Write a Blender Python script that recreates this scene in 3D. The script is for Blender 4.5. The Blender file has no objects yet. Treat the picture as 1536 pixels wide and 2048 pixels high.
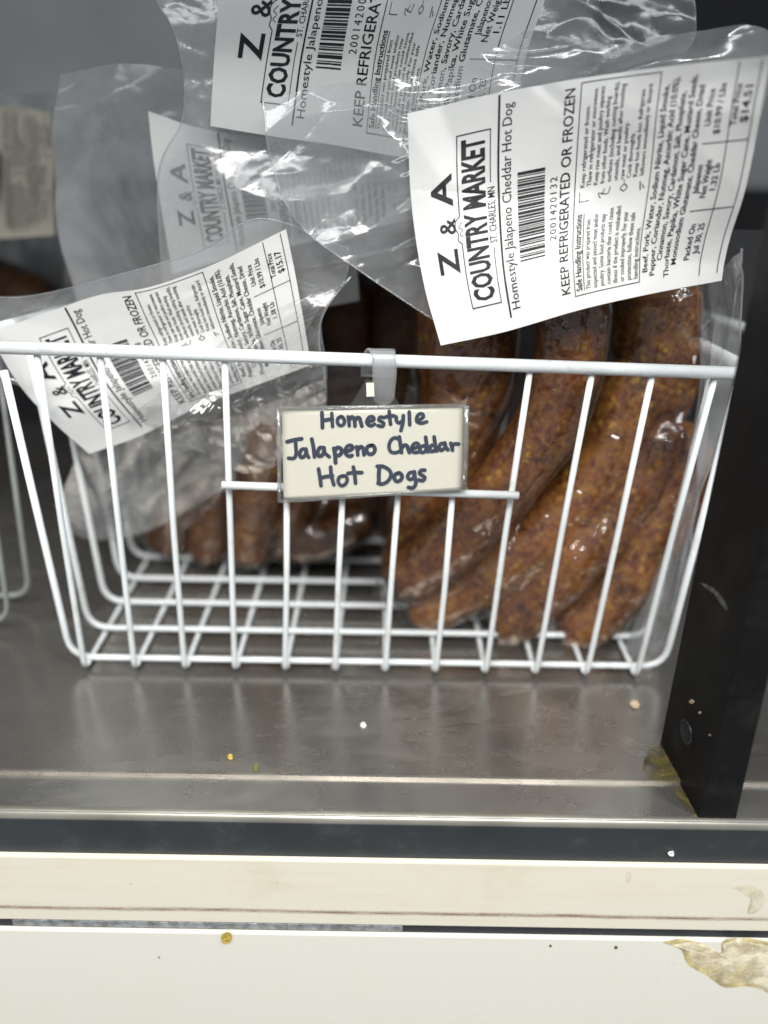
import bpy, bmesh, math, random
import numpy as np
from mathutils import Vector, Matrix
random.seed(7)
SC = bpy.context.scene
COL = SC.collection

# ------------------------------------------------------------------ camera
F, CX, CY = 1538.0, 768.0, 1024.0
PITCH, ROLL, CAMZ = math.radians(26.0), math.atan(0.016), 0.24
fwd = np.array([0, math.cos(PITCH), -math.sin(PITCH)])
r0 = np.array([1.0, 0, 0]); u0 = np.array([0, math.sin(PITCH), math.cos(PITCH)])
rgt = math.cos(ROLL) * r0 + math.sin(ROLL) * u0
upv = -math.sin(ROLL) * r0 + math.cos(ROLL) * u0
CAMP = np.array([0, 0, CAMZ])
cd = bpy.data.cameras.new('camera'); cam = bpy.data.objects.new('camera', cd); COL.objects.link(cam)
cam.matrix_world = Matrix(((rgt[0], upv[0], -fwd[0], CAMP[0]), (rgt[1], upv[1], -fwd[1], CAMP[1]),
                           (rgt[2], upv[2], -fwd[2], CAMP[2]), (0, 0, 0, 1)))
cd.sensor_fit = 'VERTICAL'; cd.sensor_height = 36.0; cd.lens = 36.0 * F / 2048
cd.clip_start = 0.01; cd.clip_end = 20
cd.dof.use_dof = True; cd.dof.focus_distance = 0.318; cd.dof.aperture_fstop = 2.7
SC.camera = cam

# ------------------------------------------------------------------ world and lamps (shop ceiling strips, plus an added glint strip and case fill)
w = bpy.data.worlds.new('World'); SC.world = w; w.use_nodes = True
w.node_tree.nodes['Background'].inputs[0].default_value = (0.93, 0.96, 1.0, 1)
w.node_tree.nodes['Background'].inputs[1].default_value = 0.30
def lamp(name, loc, target, sx, sy, power, col=(1, 1, 1)):
    l = bpy.data.lights.new(name, 'AREA'); l.shape = 'RECTANGLE'; l.size = sx; l.size_y = sy
    l.energy = power; l.color = col
    o = bpy.data.objects.new(name, l); COL.objects.link(o); o.location = loc
    o.rotation_euler = (Vector(target) - Vector(loc)).to_track_quat('-Z', 'Y').to_euler()
    return o
lamp('ceiling_strip_lamp', (-0.35, -0.75, 1.55), (0, 0.3, 0.05), 1.6, 0.16, 30, (1.0, 0.98, 0.93))
lamp('ceiling_strip_lamp', (0.75, -0.35, 1.45), (0.05, 0.3, 0.1), 0.14, 1.2, 13, (0.95, 0.98, 1.0))
lamp('ceiling_strip_lamp', (0.25, -1.25, 1.5), (0, 0.3, 0.1), 1.3, 0.12, 16, (1.0, 0.99, 0.96))  # extra strip, added for glints on the sausages
lamp('case_fill_light', (0.0, 0.185, 0.415), (0, 0.34, 0.05), 0.9, 0.02, 0.40, (0.93, 0.98, 1.0))  # unseen fill light, added to brighten the bags and back of the case
SC.view_settings.view_transform = 'Standard'; SC.view_settings.look = 'None'
SC.view_settings.exposure = 0.06; SC.view_settings.gamma = 1.0
SC.cycles.max_bounces = 10; SC.cycles.transparent_max_bounces = 24
SC.cycles.caustics_reflective = False; SC.cycles.caustics_refractive = False

# ------------------------------------------------------------------ helpers
def ray(px, py):
    return fwd + (px - CX) / F * rgt - (py - CY) / F * upv
def at(px, py, Y=None, Z=None):
    """point of the plane Y=... or Z=... seen at this pixel of the 1536x2048 photograph"""
    d = ray(px, py)
    t = (Y - CAMP[1]) / d[1] if Y is not None else (Z - CAMP[2]) / d[2]
    return CAMP + d * t
def new_obj(name, verts, faces, mat, parent=None, smooth=True):
    me = bpy.data.meshes.new(name); me.from_pydata([tuple(map(float, v)) for v in verts], [], faces)
    if mat: me.materials.append(mat)
    if smooth: me.polygons.foreach_set('use_smooth', [True] * len(me.polygons))
    me.update()
    o = bpy.data.objects.new(name, me); COL.objects.link(o)
    if parent: o.parent = parent
    return o
def tag(o, label, cat, group=None, kind=None):
    if label: o['label'] = label
    if cat: o['category'] = cat
    if group: o['group'] = group
    if kind: o['kind'] = kind
    return o
def thing(name, loc, label, cat, group=None):
    o = bpy.data.objects.new(name, None); COL.objects.link(o); o.empty_display_size = 0.01
    o.location = (0, 0, 0); tag(o, label, cat, group)
    return o
def catmull(pts, n):
    """smooth curve through pts, n samples evenly spread by length"""
    P = np.array(pts, float)
    if len(P) == 2:
        t = np.linspace(0, 1, n)[:, None]; return P[0] * (1 - t) + P[1] * t
    Q = np.vstack([2 * P[0] - P[1], P, 2 * P[-1] - P[-2]]); out = []
    for i in range(1, len(Q) - 2):
        for t in np.linspace(0, 1, 16, endpoint=False):
            a, b, c, d = Q[i - 1], Q[i], Q[i + 1], Q[i + 2]
            out.append(0.5 * (2 * b + (c - a) * t + (2 * a - 5 * b + 4 * c - d) * t * t + (3 * b - a - 3 * c + d) * t ** 3))
    out.append(P[-1]); out = np.array(out)
    s = np.r_[0, np.cumsum(np.linalg.norm(np.diff(out, axis=0), axis=1))]
    tt = np.linspace(0, s[-1], n)
    return np.stack([np.interp(tt, s, out[:, k]) for k in range(out.shape[1])], 1)
def frames(C):
    T = np.gradient(C, axis=0); T /= np.linalg.norm(T, axis=1)[:, None] + 1e-12
    N = np.zeros_like(T); ref = np.array([0, 0, 1.0]) if abs(T[0, 2]) < 0.9 else np.array([1.0, 0, 0])
    N[0] = np.cross(T[0], ref); N[0] /= np.linalg.norm(N[0])
    for i in range(1, len(C)):
        v = N[i - 1] - T[i] * np.dot(N[i - 1], T[i]); N[i] = v / (np.linalg.norm(v) + 1e-12)
    return T, N, np.cross(T, N)
def tube_geo(C, R, seg=10, capround=False):
    C = np.array(C, float); n = len(C); R = np.broadcast_to(R, (n,)).astype(float)
    T, N, B = frames(C); V = []; Fc = []
    for i in range(n):
        for k in range(seg):
            a = 2 * math.pi * k / seg
            V.append(C[i] + R[i] * (math.cos(a) * N[i] + math.sin(a) * B[i]))
    for i in range(n - 1):
        for k in range(seg):
            k2 = (k + 1) % seg
            Fc.append((i * seg + k, i * seg + k2, (i + 1) * seg + k2, (i + 1) * seg + k))
    Fc.append(tuple(range(seg))[::-1]); Fc.append(tuple((n - 1) * seg + k for k in range(seg)))
    return V, Fc
def rounded(path, rad, n=6):
    """polyline with its corners rounded"""
    P = [np.array(p, float) for p in path]; out = [P[0]]
    for a, b, c in zip(P, P[1:], P[2:]):
        r = min(rad, np.linalg.norm(b - a) * .45, np.linalg.norm(c - b) * .45)
        s = b + (a - b) / np.linalg.norm(a - b) * r; e = b + (c - b) / np.linalg.norm(c - b) * r
        for t in np.linspace(0, 1, n): out.append((1 - t) ** 2 * s + 2 * t * (1 - t) * b + t * t * e)
    out.append(P[-1]); return np.array(out)
def wire(name, path, r, mat, parent, rad=0.0, seg=10):
    C = rounded(path, rad) if rad else np.array(path, float)
    V, Fc = tube_geo(C, r, seg)
    o = new_obj(name, V, Fc, mat, parent)
    return o
def box(name, lo, hi, mat, parent=None, bevel=0.0):
    bm = bmesh.new(); bmesh.ops.create_cube(bm, size=1)
    for v in bm.verts:
        v.co = [(lo[k] + hi[k]) / 2 + v.co[k] * (hi[k] - lo[k]) for k in range(3)]
    if bevel: bmesh.ops.bevel(bm, geom=bm.edges[:], offset=bevel, segments=2, affect='EDGES', profile=.6)
    me = bpy.data.meshes.new(name); bm.to_mesh(me); bm.free(); me.materials.append(mat)
    o = bpy.data.objects.new(name, me); COL.objects.link(o)
    if parent: o.parent = parent
    return o

# ------------------------------------------------------------------ materials
def mat_new(name):
    m = bpy.data.materials.new(name); m.use_nodes = True; nt = m.node_tree
    return m, nt, nt.nodes['Principled BSDF']
def N_(nt, t, **kw):
    n = nt.nodes.new(t)
    for k, v in kw.items(): setattr(n, k, v)
    return n
def noise(nt, scale, detail=4, rough=.55, vec=None, dist=0.0):
    n = N_(nt, 'ShaderNodeTexNoise'); n.inputs['Scale'].default_value = scale
    n.inputs['Detail'].default_value = detail; n.inputs['Roughness'].default_value = rough
    n.inputs['Distortion'].default_value = dist
    if vec is None:
        tc = N_(nt, 'ShaderNodeTexCoord'); vec = tc.outputs['Object']
    nt.links.new(vec, n.inputs['Vector']); return n
def stretch(nt, sx, sy, sz):
    tc = N_(nt, 'ShaderNodeTexCoord'); m = N_(nt, 'ShaderNodeMapping')
    m.inputs['Scale'].default_value = (sx, sy, sz); nt.links.new(tc.outputs['Object'], m.inputs['Vector'])
    return m.outputs['Vector']
def ramp(nt, fac, stops):
    r = N_(nt, 'ShaderNodeValToRGB'); e = r.color_ramp.elements
    while len(e) < len(stops): e.new(0.5)
    for el, (p, c) in zip(e, stops): el.position = p; el.color = (*c, 1) if len(c) == 3 else c
    nt.links.new(fac, r.inputs['Fac']); return r
def mixc(nt, fac, a, b, mode='MIX'):
    m = N_(nt, 'ShaderNodeMix', data_type='RGBA', blend_type=mode)
    for idx, val in ((0, fac), (6, a), (7, b)):
        if hasattr(val, 'default_value') or hasattr(val, 'is_linked'): nt.links.new(val, m.inputs[idx])
        elif isinstance(val, (tuple, list)): m.inputs[idx].default_value = (*val, 1)
        else: m.inputs[idx].default_value = val
    return m.outputs[2]
def bump(nt, p, height, strength, dist=0.001):
    b = N_(nt, 'ShaderNodeBump'); b.inputs['Strength'].default_value = strength; b.inputs['Distance'].default_value = dist
    nt.links.new(height, b.inputs['Height']); nt.links.new(b.outputs[0], p.inputs['Normal']); return b

def simple(name, col, rough=.5, metal=0.0, spec=.5, nscale=60, var=.12, bmp=0.0, bscale=400):
    m, nt, p = mat_new(name)
    n = noise(nt, nscale, 5)
    r = ramp(nt, n.outputs['Fac'], [(.3, tuple(c * (1 - var) for c in col)), (.7, tuple(min(1, c * (1 + var)) for c in col))])
    nt.links.new(r.outputs[0], p.inputs['Base Color'])
    p.inputs['Roughness'].default_value = rough; p.inputs['Metallic'].default_value = metal
    p.inputs['Specular IOR Level'].default_value = .22 if 'black' in name else spec
    if bmp: bump(nt, p, noise(nt, bscale, 3).outputs['Fac'], bmp)
    return m

M = {}
M['wire'] = simple('white_coated_wire', (.83, .87, .88), .30, nscale=90, var=.05, bmp=.15, bscale=700)
M['wire_shaded'] = simple('shade_darkened_wire', (.30, .32, .31), .5)  # white wire painted darker for the shade on the left basket
# brushed steel shelf
def steel(name, base, rough, var):
    m, nt, p = mat_new(name)
    n1 = noise(nt, 1, 6, .6, stretch(nt, 8, 900, 900)); n2 = noise(nt, 14, 6, .6)
    r = ramp(nt, n2.outputs['Fac'], [(.3, tuple(c * (1 - var) for c in base)), (.7, tuple(c * (1 + var) for c in base))])
    nt.links.new(r.outputs[0], p.inputs['Base Color']); p.inputs['Metallic'].default_value = .85
    rr = ramp(nt, noise(nt, 25, 6, .65).outputs['Fac'], [(.35, (rough * .85,) * 3), (.7, (rough * 1.3,) * 3)])
    nt.links.new(rr.outputs[0], p.inputs['Roughness'])
    # wiped smears and drips: duller, slightly paler patches
    sm = noise(nt, 1, 7, .7, stretch(nt, 9, 26, 9), 1.5)
    sr = ramp(nt, sm.outputs['Fac'], [(.52, (0, 0, 0)), (.70, (.5,) * 3)])
    cc = mixc(nt, sr.outputs[0], r.outputs[0], tuple(min(1, c * 1.35) for c in base)); nt.links.new(cc, p.inputs['Base Color'])
    ra = N_(nt, 'ShaderNodeMath', operation='MULTIPLY_ADD'); nt.links.new(sr.outputs[0], ra.inputs[0]); ra.inputs[1].default_value = .35; nt.links.new(rr.outputs[0], ra.inputs[2])
    nt.links.new(ra.outputs[0], p.inputs['Roughness'])
    bump(nt, p, n1.outputs['Fac'], .03, .0002)
    return m
M['steel'] = steel('brushed_steel_tray', (.38, .358, .325), .25, .16)
M['steel_lip'] = steel('worn_steel_lip', (.40, .385, .36), .28, .14)
M['bead'] = simple('polished_steel_edge', (.52, .50, .43), .38, .8, nscale=30, var=.2)
M['black'] = simple('black_painted_metal', (.003, .0032, .0036), .55, nscale=40, var=.3, bmp=.1, bscale=500)
M['blacksill'] = simple('dark_slate_vinyl', (.026, .032, .036), .5, nscale=30, var=.18, bmp=.08, bscale=900)
M['seam'] = simple('dark_rubber_seam', (.012, .016, .022), .6)
M['strip'] = simple('grey_metal_seal', (.34, .36, .38), .35, .6, nscale=260, var=.5, bmp=.5, bscale=1500)
M['screw'] = simple('dark_worn_screw_head', (.03, .03, .032), .35, .4, nscale=300, var=.4, bmp=.8, bscale=600)
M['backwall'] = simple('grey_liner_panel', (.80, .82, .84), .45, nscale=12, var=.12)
M['dark_liner_shade'] = simple('dark_liner_and_shade', (.016, .017, .022), .5, nscale=12, var=.3)  # on the lower back panel this dark colour stands for interior shade
M['ledge'] = simple('pale_grey_ledge', (.32, .33, .34), .4)
def grime(m, scale, lo, hi, col, top):
    nt = m.node_tree; p = nt.nodes['Principled BSDF']; src = p.inputs['Base Color'].links[0].from_socket
    n = noise(nt, scale, 5, .7); r = ramp(nt, n.outputs['Fac'], [(lo, (0, 0, 0)), (hi, (top,) * 3)])
    nt.links.new(mixc(nt, r.outputs[0], src, col), p.inputs['Base Color'])
grime(M['wire'], 70, .56, .72, (.50, .50, .46), .55); grime(M['wire'], 420, .70, .74, (.22, .15, .09), .7)
grime(M['blacksill'], 60, .55, .75, (.07, .075, .078), .6); grime(M['black'], 45, .5, .75, (.018, .018, .018), .8)
# cream sill with dirt lines
def cream(name, base, streak):
    m, nt, p = mat_new(name)
    tc = N_(nt, 'ShaderNodeTexCoord')
    n1 = noise(nt, 1, 8, .6, stretch(nt, 14, 1, 260)); n2 = noise(nt, 320, 4, .6); n3 = noise(nt, 30, 5, .6)
    c = mixc(nt, ramp(nt, n1.outputs['Fac'], [(.5, (0, 0, 0)), (.85, ((.28 if streak is not None else .04),) * 3)]).outputs[0], base, (.62, .50, .30))
    c = mixc(nt, ramp(nt, n3.outputs['Fac'], [(.55, (0, 0, 0)), (.8, ((.30 if streak is not None else .07),) * 3)]).outputs[0], c, (.60, .47, .24))
    c = mixc(nt, ramp(nt, n2.outputs['Fac'], [(.70, (0, 0, 0)), (.78, (.5,) * 3)]).outputs[0], c, (.30, .22, .14))
    if streak is not None:            # the brown drip line along the sill at height z = streak
        sp = N_(nt, 'ShaderNodeSeparateXYZ'); nt.links.new(tc.outputs['Object'], sp.inputs[0])
        nz = noise(nt, 10, 3); m1 = N_(nt, 'ShaderNodeMath', operation='MULTIPLY_ADD')
        nt.links.new(nz.outputs['Fac'], m1.inputs[0]); m1.inputs[1].default_value = .003; nt.links.new(sp.outputs['Z'], m1.inputs[2])
        nj = noise(nt, 900, 3); m0 = N_(nt, 'ShaderNodeMath', operation='MULTIPLY_ADD')
        nt.links.new(nj.outputs['Fac'], m0.inputs[0]); m0.inputs[1].default_value = .0016; nt.links.new(m1.outputs[0], m0.inputs[2])
        m2 = N_(nt, 'ShaderNodeMath', operation='SUBTRACT'); nt.links.new(m0.outputs[0], m2.inputs[0]); m2.inputs[1].default_value = streak + .0023
        m3 = N_(nt, 'ShaderNodeMath', operation='ABSOLUTE'); nt.links.new(m2.outputs[0], m3.inputs[0])
        m4 = N_(nt, 'ShaderNodeMapRange'); nt.links.new(m3.outputs[0], m4.inputs[0])
        m4.inputs[1].default_value = .0001; m4.inputs[2].default_value = .0017; m4.inputs[3].default_value = .95; m4.inputs[4].default_value = 0
        nb = noise(nt, 1, 5, .6, stretch(nt, 60, 1, 400)); m5 = N_(nt, 'ShaderNodeMath', operation='MULTIPLY')
        rb = ramp(nt, nb.outputs['Fac'], [(.25, (.25,) * 3), (.6, (1,) * 3)])
        nt.links.new(m4.outputs[0], m5.inputs[0]); nt.links.new(rb.outputs[0], m5.inputs[1])
        c = mixc(nt, m5.outputs[0], c, (.22, .12, .07))
    nt.links.new(c, p.inputs['Base Color']); p.inputs['Roughness'].default_value = .38
    bump(nt, p, noise(nt, 500, 3).outputs['Fac'], .05)
    return m
M['paper'] = None
def paper(name, col, coat=.35):
    m, nt, p = mat_new(name)
    n = noise(nt, 45, 4); r = ramp(nt, n.outputs['Fac'], [(.3, tuple(c * .965 for c in col)), (.7, col)])
    nt.links.new(r.outputs[0], p.inputs['Base Color']); p.inputs['Roughness'].default_value = .55
    p.inputs['Coat Weight'].default_value = coat; p.inputs['Coat Roughness'].default_value = .18
    bump(nt, p, noise(nt, 130, 5, .6).outputs['Fac'], .10, .002)
    return m
M['paper'] = paper('white_label_paper', (.75, .75, .735))
M['paper_far'] = paper('aged_label_paper', (.78, .73, .60), .1)
M['card'] = paper('cream_card', (.88, .85, .73), .3)
M['ink'] = simple('black_label_ink', (.012, .014, .018), .5, nscale=800, var=.5)
M['marker'] = simple('navy_marker_ink', (.035, .05, .085), .4, nscale=500, var=.3)
def film(name, haze, tint, rough=.09, refl=1.0, bstr=.16, bscale=70, hcol=(.50, .52, .54)):
    """thin clear plastic: mostly transparent, mirror glints, a little milky scatter"""
    m, nt, p = mat_new(name); nt.nodes.remove(p); out = nt.nodes['Material Output']
    tr = N_(nt, 'ShaderNodeBsdfTransparent'); tr.inputs[0].default_value = (*tint, 1)
    gl = N_(nt, 'ShaderNodeBsdfGlossy'); gl.inputs['Roughness'].default_value = rough; gl.inputs[0].default_value = (1, 1, 1, 1)
    df = N_(nt, 'ShaderNodeBsdfDiffuse'); df.inputs[0].default_value = (*hcol, 1)
    tl = N_(nt, 'ShaderNodeBsdfTranslucent'); tl.inputs[0].default_value = (*hcol, 1)
    ms = N_(nt, 'ShaderNodeMixShader'); ms.inputs[0].default_value = .4
    nt.links.new(df.outputs[0], ms.inputs[1]); nt.links.new(tl.outputs[0], ms.inputs[2])
    b = N_(nt, 'ShaderNodeBump'); b.inputs['Strength'].default_value = bstr; b.inputs['Distance'].default_value = .004
    n = noise(nt, bscale, 3, .45, dist=.6); nt.links.new(n.outputs['Fac'], b.inputs['Height'])
    nt.links.new(b.outputs[0], gl.inputs['Normal'])
    # Schlick's law on |N.I|: the same from both sides of the sheet
    ge = N_(nt, 'ShaderNodeNewGeometry'); dt = N_(nt, 'ShaderNodeVectorMath', operation='DOT_PRODUCT')
    nt.links.new(b.outputs[0], dt.inputs[0]); nt.links.new(ge.outputs['Incoming'], dt.inputs[1])
    ab = N_(nt, 'ShaderNodeMath', operation='ABSOLUTE'); nt.links.new(dt.outputs['Value'], ab.inputs[0])
    om = N_(nt, 'ShaderNodeMath', operation='SUBTRACT', use_clamp=True); om.inputs[0].default_value = 1; nt.links.new(ab.outputs[0], om.inputs[1])
    pw = N_(nt, 'ShaderNodeMath', operation='POWER'); nt.links.new(om.outputs[0], pw.inputs[0]); pw.inputs[1].default_value = 5
    fr = N_(nt, 'ShaderNodeMath', operation='MULTIPLY_ADD'); nt.links.new(pw.outputs[0], fr.inputs[0]); fr.inputs[1].default_value = .5; fr.inputs[2].default_value = .04
    # two surfaces of a film: about twice the reflectance of one
    fm = N_(nt, 'ShaderNodeMath', operation='MULTIPLY', use_clamp=True); nt.links.new(fr.outputs[0], fm.inputs[0]); fm.inputs[1].default_value = 1.9 * refl
    hz = ramp(nt, noise(nt, 20, 4, .55, dist=1.0).outputs['Fac'], [(.32, (haze * .6,) * 3), (.68, (haze * 1.35,) * 3)])
    a = N_(nt, 'ShaderNodeMixShader'); nt.links.new(hz.outputs[0], a.inputs[0])
    nt.links.new(tr.outputs[0], a.inputs[1]); nt.links.new(ms.outputs[0], a.inputs[2])
    c = N_(nt, 'ShaderNodeMixShader'); nt.links.new(fm.outputs[0], c.inputs[0])
    nt.links.new(a.outputs[0], c.inputs[1]); nt.links.new(gl.outputs[0], c.inputs[2])
    nt.links.new(c.outputs[0], out.inputs['Surface'])
    return m
M['film_milky'] = film('milky_vacuum_bag', .30, (.96, .965, .97), rough=.15, refl=1.5, bstr=.15, hcol=(.80, .82, .84))
M['film'] = film('clear_vacuum_bag', .32, (.96, .965, .97), rough=.15, refl=1.2, bstr=.12, hcol=(.74, .76, .78))
M['film_crisp'] = film('creased_clear_bag', .06, (.98, .98, .98), rough=.10, refl=1.7, bstr=.15, hcol=(.75, .77, .78))
M['rim'] = film('sealed_bag_rim', .28, (.96, .97, .98), rough=.12, bstr=.1, hcol=(.75, .77, .8))
M['film_cling'] = film('clinging_vacuum_bag', .008, (.99, .99, .99), rough=.09, refl=1.0, bstr=.35, bscale=75)
M['film_far'] = film('hazy_plastic_bag', .46, (.93, .935, .94), rough=.2, refl=.7, hcol=(.82, .84, .86))
M['clip'] = film('frosted_clip_plastic', .24, (.98, .98, .99), rough=.12, refl=1.6, bstr=.1, hcol=(.85, .87, .88))
M['sleeve'] = film('clear_sign_sleeve', .02, (.99, .99, .985), rough=.05, refl=1.0, bstr=.05, bscale=60)
M['sleeve_rim'] = film('sign_sleeve_rim', .22, (.92, .93, .92), rough=.10, refl=1.5, bstr=.05, hcol=(.7, .72, .7))
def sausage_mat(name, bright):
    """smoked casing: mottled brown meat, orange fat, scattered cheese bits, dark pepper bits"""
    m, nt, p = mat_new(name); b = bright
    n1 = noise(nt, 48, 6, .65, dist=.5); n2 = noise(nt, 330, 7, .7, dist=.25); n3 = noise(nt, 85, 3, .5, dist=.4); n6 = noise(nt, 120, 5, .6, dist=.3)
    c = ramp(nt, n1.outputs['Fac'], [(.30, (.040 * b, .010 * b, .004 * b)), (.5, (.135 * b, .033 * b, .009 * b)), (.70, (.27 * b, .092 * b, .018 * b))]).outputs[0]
    c = mixc(nt, ramp(nt, n2.outputs['Fac'], [(.47, (0, 0, 0)), (.66, (.8,) * 3)]).outputs[0], c, (.36 * b, .17 * b, .032 * b))
    c = mixc(nt, ramp(nt, n2.outputs['Fac'], [(.34, (.6,) * 3), (.46, (0, 0, 0))]).outputs[0], c, (.045 * b, .012 * b, .006 * b))
    c = mixc(nt, ramp(nt, n6.outputs['Fac'], [(.50, (0, 0, 0)), (.68, (.65,) * 3)]).outputs[0], c, (.34 * b, .16 * b, .03 * b))
    # cheese bits: only where two noises agree, so they come in loose clusters
    v = N_(nt, 'ShaderNodeTexVoronoi'); v.inputs['Scale'].default_value = 210; v.inputs['Randomness'].default_value = 1
    tc = N_(nt, 'ShaderNodeTexCoord'); mp = N_(nt, 'ShaderNodeVectorMath', operation='ADD'); nt.links.new(tc.outputs['Object'], mp.inputs[0])
    sc = N_(nt, 'ShaderNodeVectorMath', operation='SCALE'); nt.links.new(n2.outputs['Color'], sc.inputs[0]); sc.inputs['Scale'].default_value = .004
    nt.links.new(sc.outputs[0], mp.inputs[1]); nt.links.new(mp.outputs[0], v.inputs['Vector'])
    d = ramp(nt, v.outputs['Distance'], [(.16, (1,) * 3), (.42, (0, 0, 0))]); g = ramp(nt, n3.outputs['Fac'], [(.45, (0, 0, 0)), (.66, (.75,) * 3)])
    mu = N_(nt, 'ShaderNodeMath', operation='MULTIPLY'); nt.links.new(d.outputs[0], mu.inputs[0]); nt.links.new(g.outputs[0], mu.inputs[1])
    c = mixc(nt, mu.outputs[0], c, (.58 * b, .34 * b, .045 * b))
    oi = N_(nt, 'ShaderNodeObjectInfo'); n5 = noise(nt, 16, 4, .6)       # each link smoked a little differently
    ad = N_(nt, 'ShaderNodeMath', operation='MULTIPLY_ADD'); nt.links.new(oi.outputs['Random'], ad.inputs[0]); ad.inputs[1].default_value = .25; nt.links.new(n5.outputs['Fac'], ad.inputs[2])
    c = mixc(nt, ramp(nt, ad.outputs[0], [(.50, (0, 0, 0)), (.85, (.8,) * 3)]).outputs[0], c, (.36, .24, .20), 'MULTIPLY')
    nt.links.new(c, p.inputs['Base Color']); p.inputs['Roughness'].default_value = .45
    p.inputs['Specular IOR Level'].default_value = .3
    bump(nt, p, n2.outputs['Fac'], .5, .0015)
    return m
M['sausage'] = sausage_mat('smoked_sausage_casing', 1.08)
M['sausage_darker'] = sausage_mat('darker_sausage_casing', .5)  # darker copy of the casing for links further back
M['sausage_shaded'] = sausage_mat('shaded_sausage_casing', .22)  # same casing with the shade of the rear packs in its colour
M['residue'] = simple('dried_yellow_residue', (.17, .14, .05), .35, nscale=90, var=.7, bmp=.8, bscale=300)
M['residue_edge'] = simple('dried_spill_edge', (.60, .50, .25), .4, nscale=160, var=.45, bmp=.5, bscale=300)
M['residue_pale'] = simple('dried_ochre_residue', (.86, .78, .58), .35, nscale=110, var=.14, bmp=.5, bscale=300)
M['stain'] = simple('tan_grime', (.72, .64, .47), .5, nscale=200, var=.2)
M['stain_dark'] = simple('dark_speck', (.12, .09, .06), .6)
M['scuff'] = simple('pale_scuff', (.10, .10, .10), .5, nscale=500, var=.8)
M['crumb'] = simple('pale_crumb', (.55, .42, .30), .6, nscale=500, var=.3)
M['crumb_white'] = simple('white_chip', (.75, .75, .72), .5)
M['crumb_yellow'] = simple('mustard_crumb', (.50, .36, .07), .5, nscale=600, var=.4)
M['crumb_green'] = simple('green_crumb', (.16, .19, .04), .5)

def patchy(m, scale, lo, hi, top=1.0):
    nt = m.node_tree; p = nt.nodes['Principled BSDF']; n = noise(nt, scale, 6, .65)
    r = ramp(nt, n.outputs['Fac'], [(lo, (0, 0, 0)), (hi, (top,) * 3)]); nt.links.new(r.outputs[0], p.inputs['Alpha'])
patchy(M['stain'], 260, .30, .70, .5); patchy(M['residue'], 110, .38, .62); patchy(M['residue_pale'], 60, .36, .56); patchy(M['residue_edge'], 120, .34, .50)
# ------------------------------------------------------------------ the refrigerated case (setting)
case = thing('refrigerated_case', (0, 0, 0), 'open refrigerated case with steel tray, black post and cream front sill', 'refrigerator')
def sheet(name, pts, mat, parent, th=.002):
    """thick sheet: pts is a front-side polygon, extruded by th along its back"""
    P = [np.array(p, float) for p in pts]; n = np.cross(P[1] - P[0], P[2] - P[0]); n /= np.linalg.norm(n)
    V = P + [p - n * th for p in P]; k = len(P)
    Fc = [tuple(range(k)), tuple(range(2 * k - 1, k - 1, -1))] + [(i, i + k, (i + 1) % k + k, (i + 1) % k) for i in range(k)]
    return new_obj(name, V, Fc, mat, parent, smooth=False)
XL, XR = -.75, .75
YS, YE = at(768, 1552, Z=0)[1], at(768, 1634, Z=-.002)[1]         # tray seam, front edge
box('tray', (XL, YS, -.006), (XR, .80, 0), M['steel'], case, .0006)
box('front_lip', (XL, YE, -.009), (XR, YS + .012, -.0075 + .0055), M['steel_lip'], case, .0005)
V, Fc = tube_geo([(XL, YE + .0016, -.0043), (XR, YE + .0016, -.0043)], .0026, 16); new_obj('rolled_edge', V, Fc, M['bead'], case)
zb1 = at(768, 1725, Y=YE - .001)[2]
box('black_sill', (XL, YE - .001, zb1 - .006), (XR, YE + .03, -.0052), M['blacksill'], case, .0004)
zc0 = at(768, 1724, Y=YE - .003)[2]; zc1 = at(768, 1851, Y=YE - .003)[2]; zs = at(768, 1826, Y=YE - .003)[2]
M['cream'] = cream('stained_cream_sill', (.80, .755, .635), zs)
M['cream2'] = cream('cream_lower_panel', (.81, .79, .705), None)
box('cream_sill', (XL, YE - .003, zc1), (XR, YE + .03, zc0), M['cream'], case, .0008)
zg = at(768, 1867, Y=YE - .003)[2]
box('seam_gap', (XL, YE - .0022, zg - .004), (XR, YE + .03, zc1 - .0003), M['seam'], case)
xa, xb = at(33, 1845, Y=YE)[0], at(805, 1860, Y=YE)[0]
box('seam_seal', (xa, YE - .0027, zg + .0008), (xb, YE + .01, zc1 - .0008), M['strip'], case, .0006)
box('lower_panel', (XL, YE - .004, -.42), (XR, YE + .03, zg), M['cream2'], case, .0008)
# back of the case
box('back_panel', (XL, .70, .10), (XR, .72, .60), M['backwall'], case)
box('shaded_back_panel', (XL, .68, 0.0005), (XR, .70, .205), M['dark_liner_shade'], case)  # dark sheet standing in for the shade low behind the baskets
box('shade_roof', (XL, .17, .42), (XR, .72, .435), M['backwall'], case, .001)  # unseen roof, added and placed to shade the inside of the case
box('side_wall', (XL - .01, .24, .0), (XL, .72, .60), M['dark_liner_shade'], case)  # unseen walls, added to cut the light inside the case
box('side_wall', (XR, .24, .0), (XR + .01, .72, .60), M['dark_liner_shade'], case)
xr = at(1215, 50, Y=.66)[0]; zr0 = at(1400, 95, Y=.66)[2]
box('recess_panel', (xr, .66, zr0), (XR, .70, .50), M['dark_liner_shade'], case)
box('recess_ledge', (xr - .004, .655, zr0 - .012), (XR, .70, zr0 - .0005), M['ledge'], case, .001)
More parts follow.
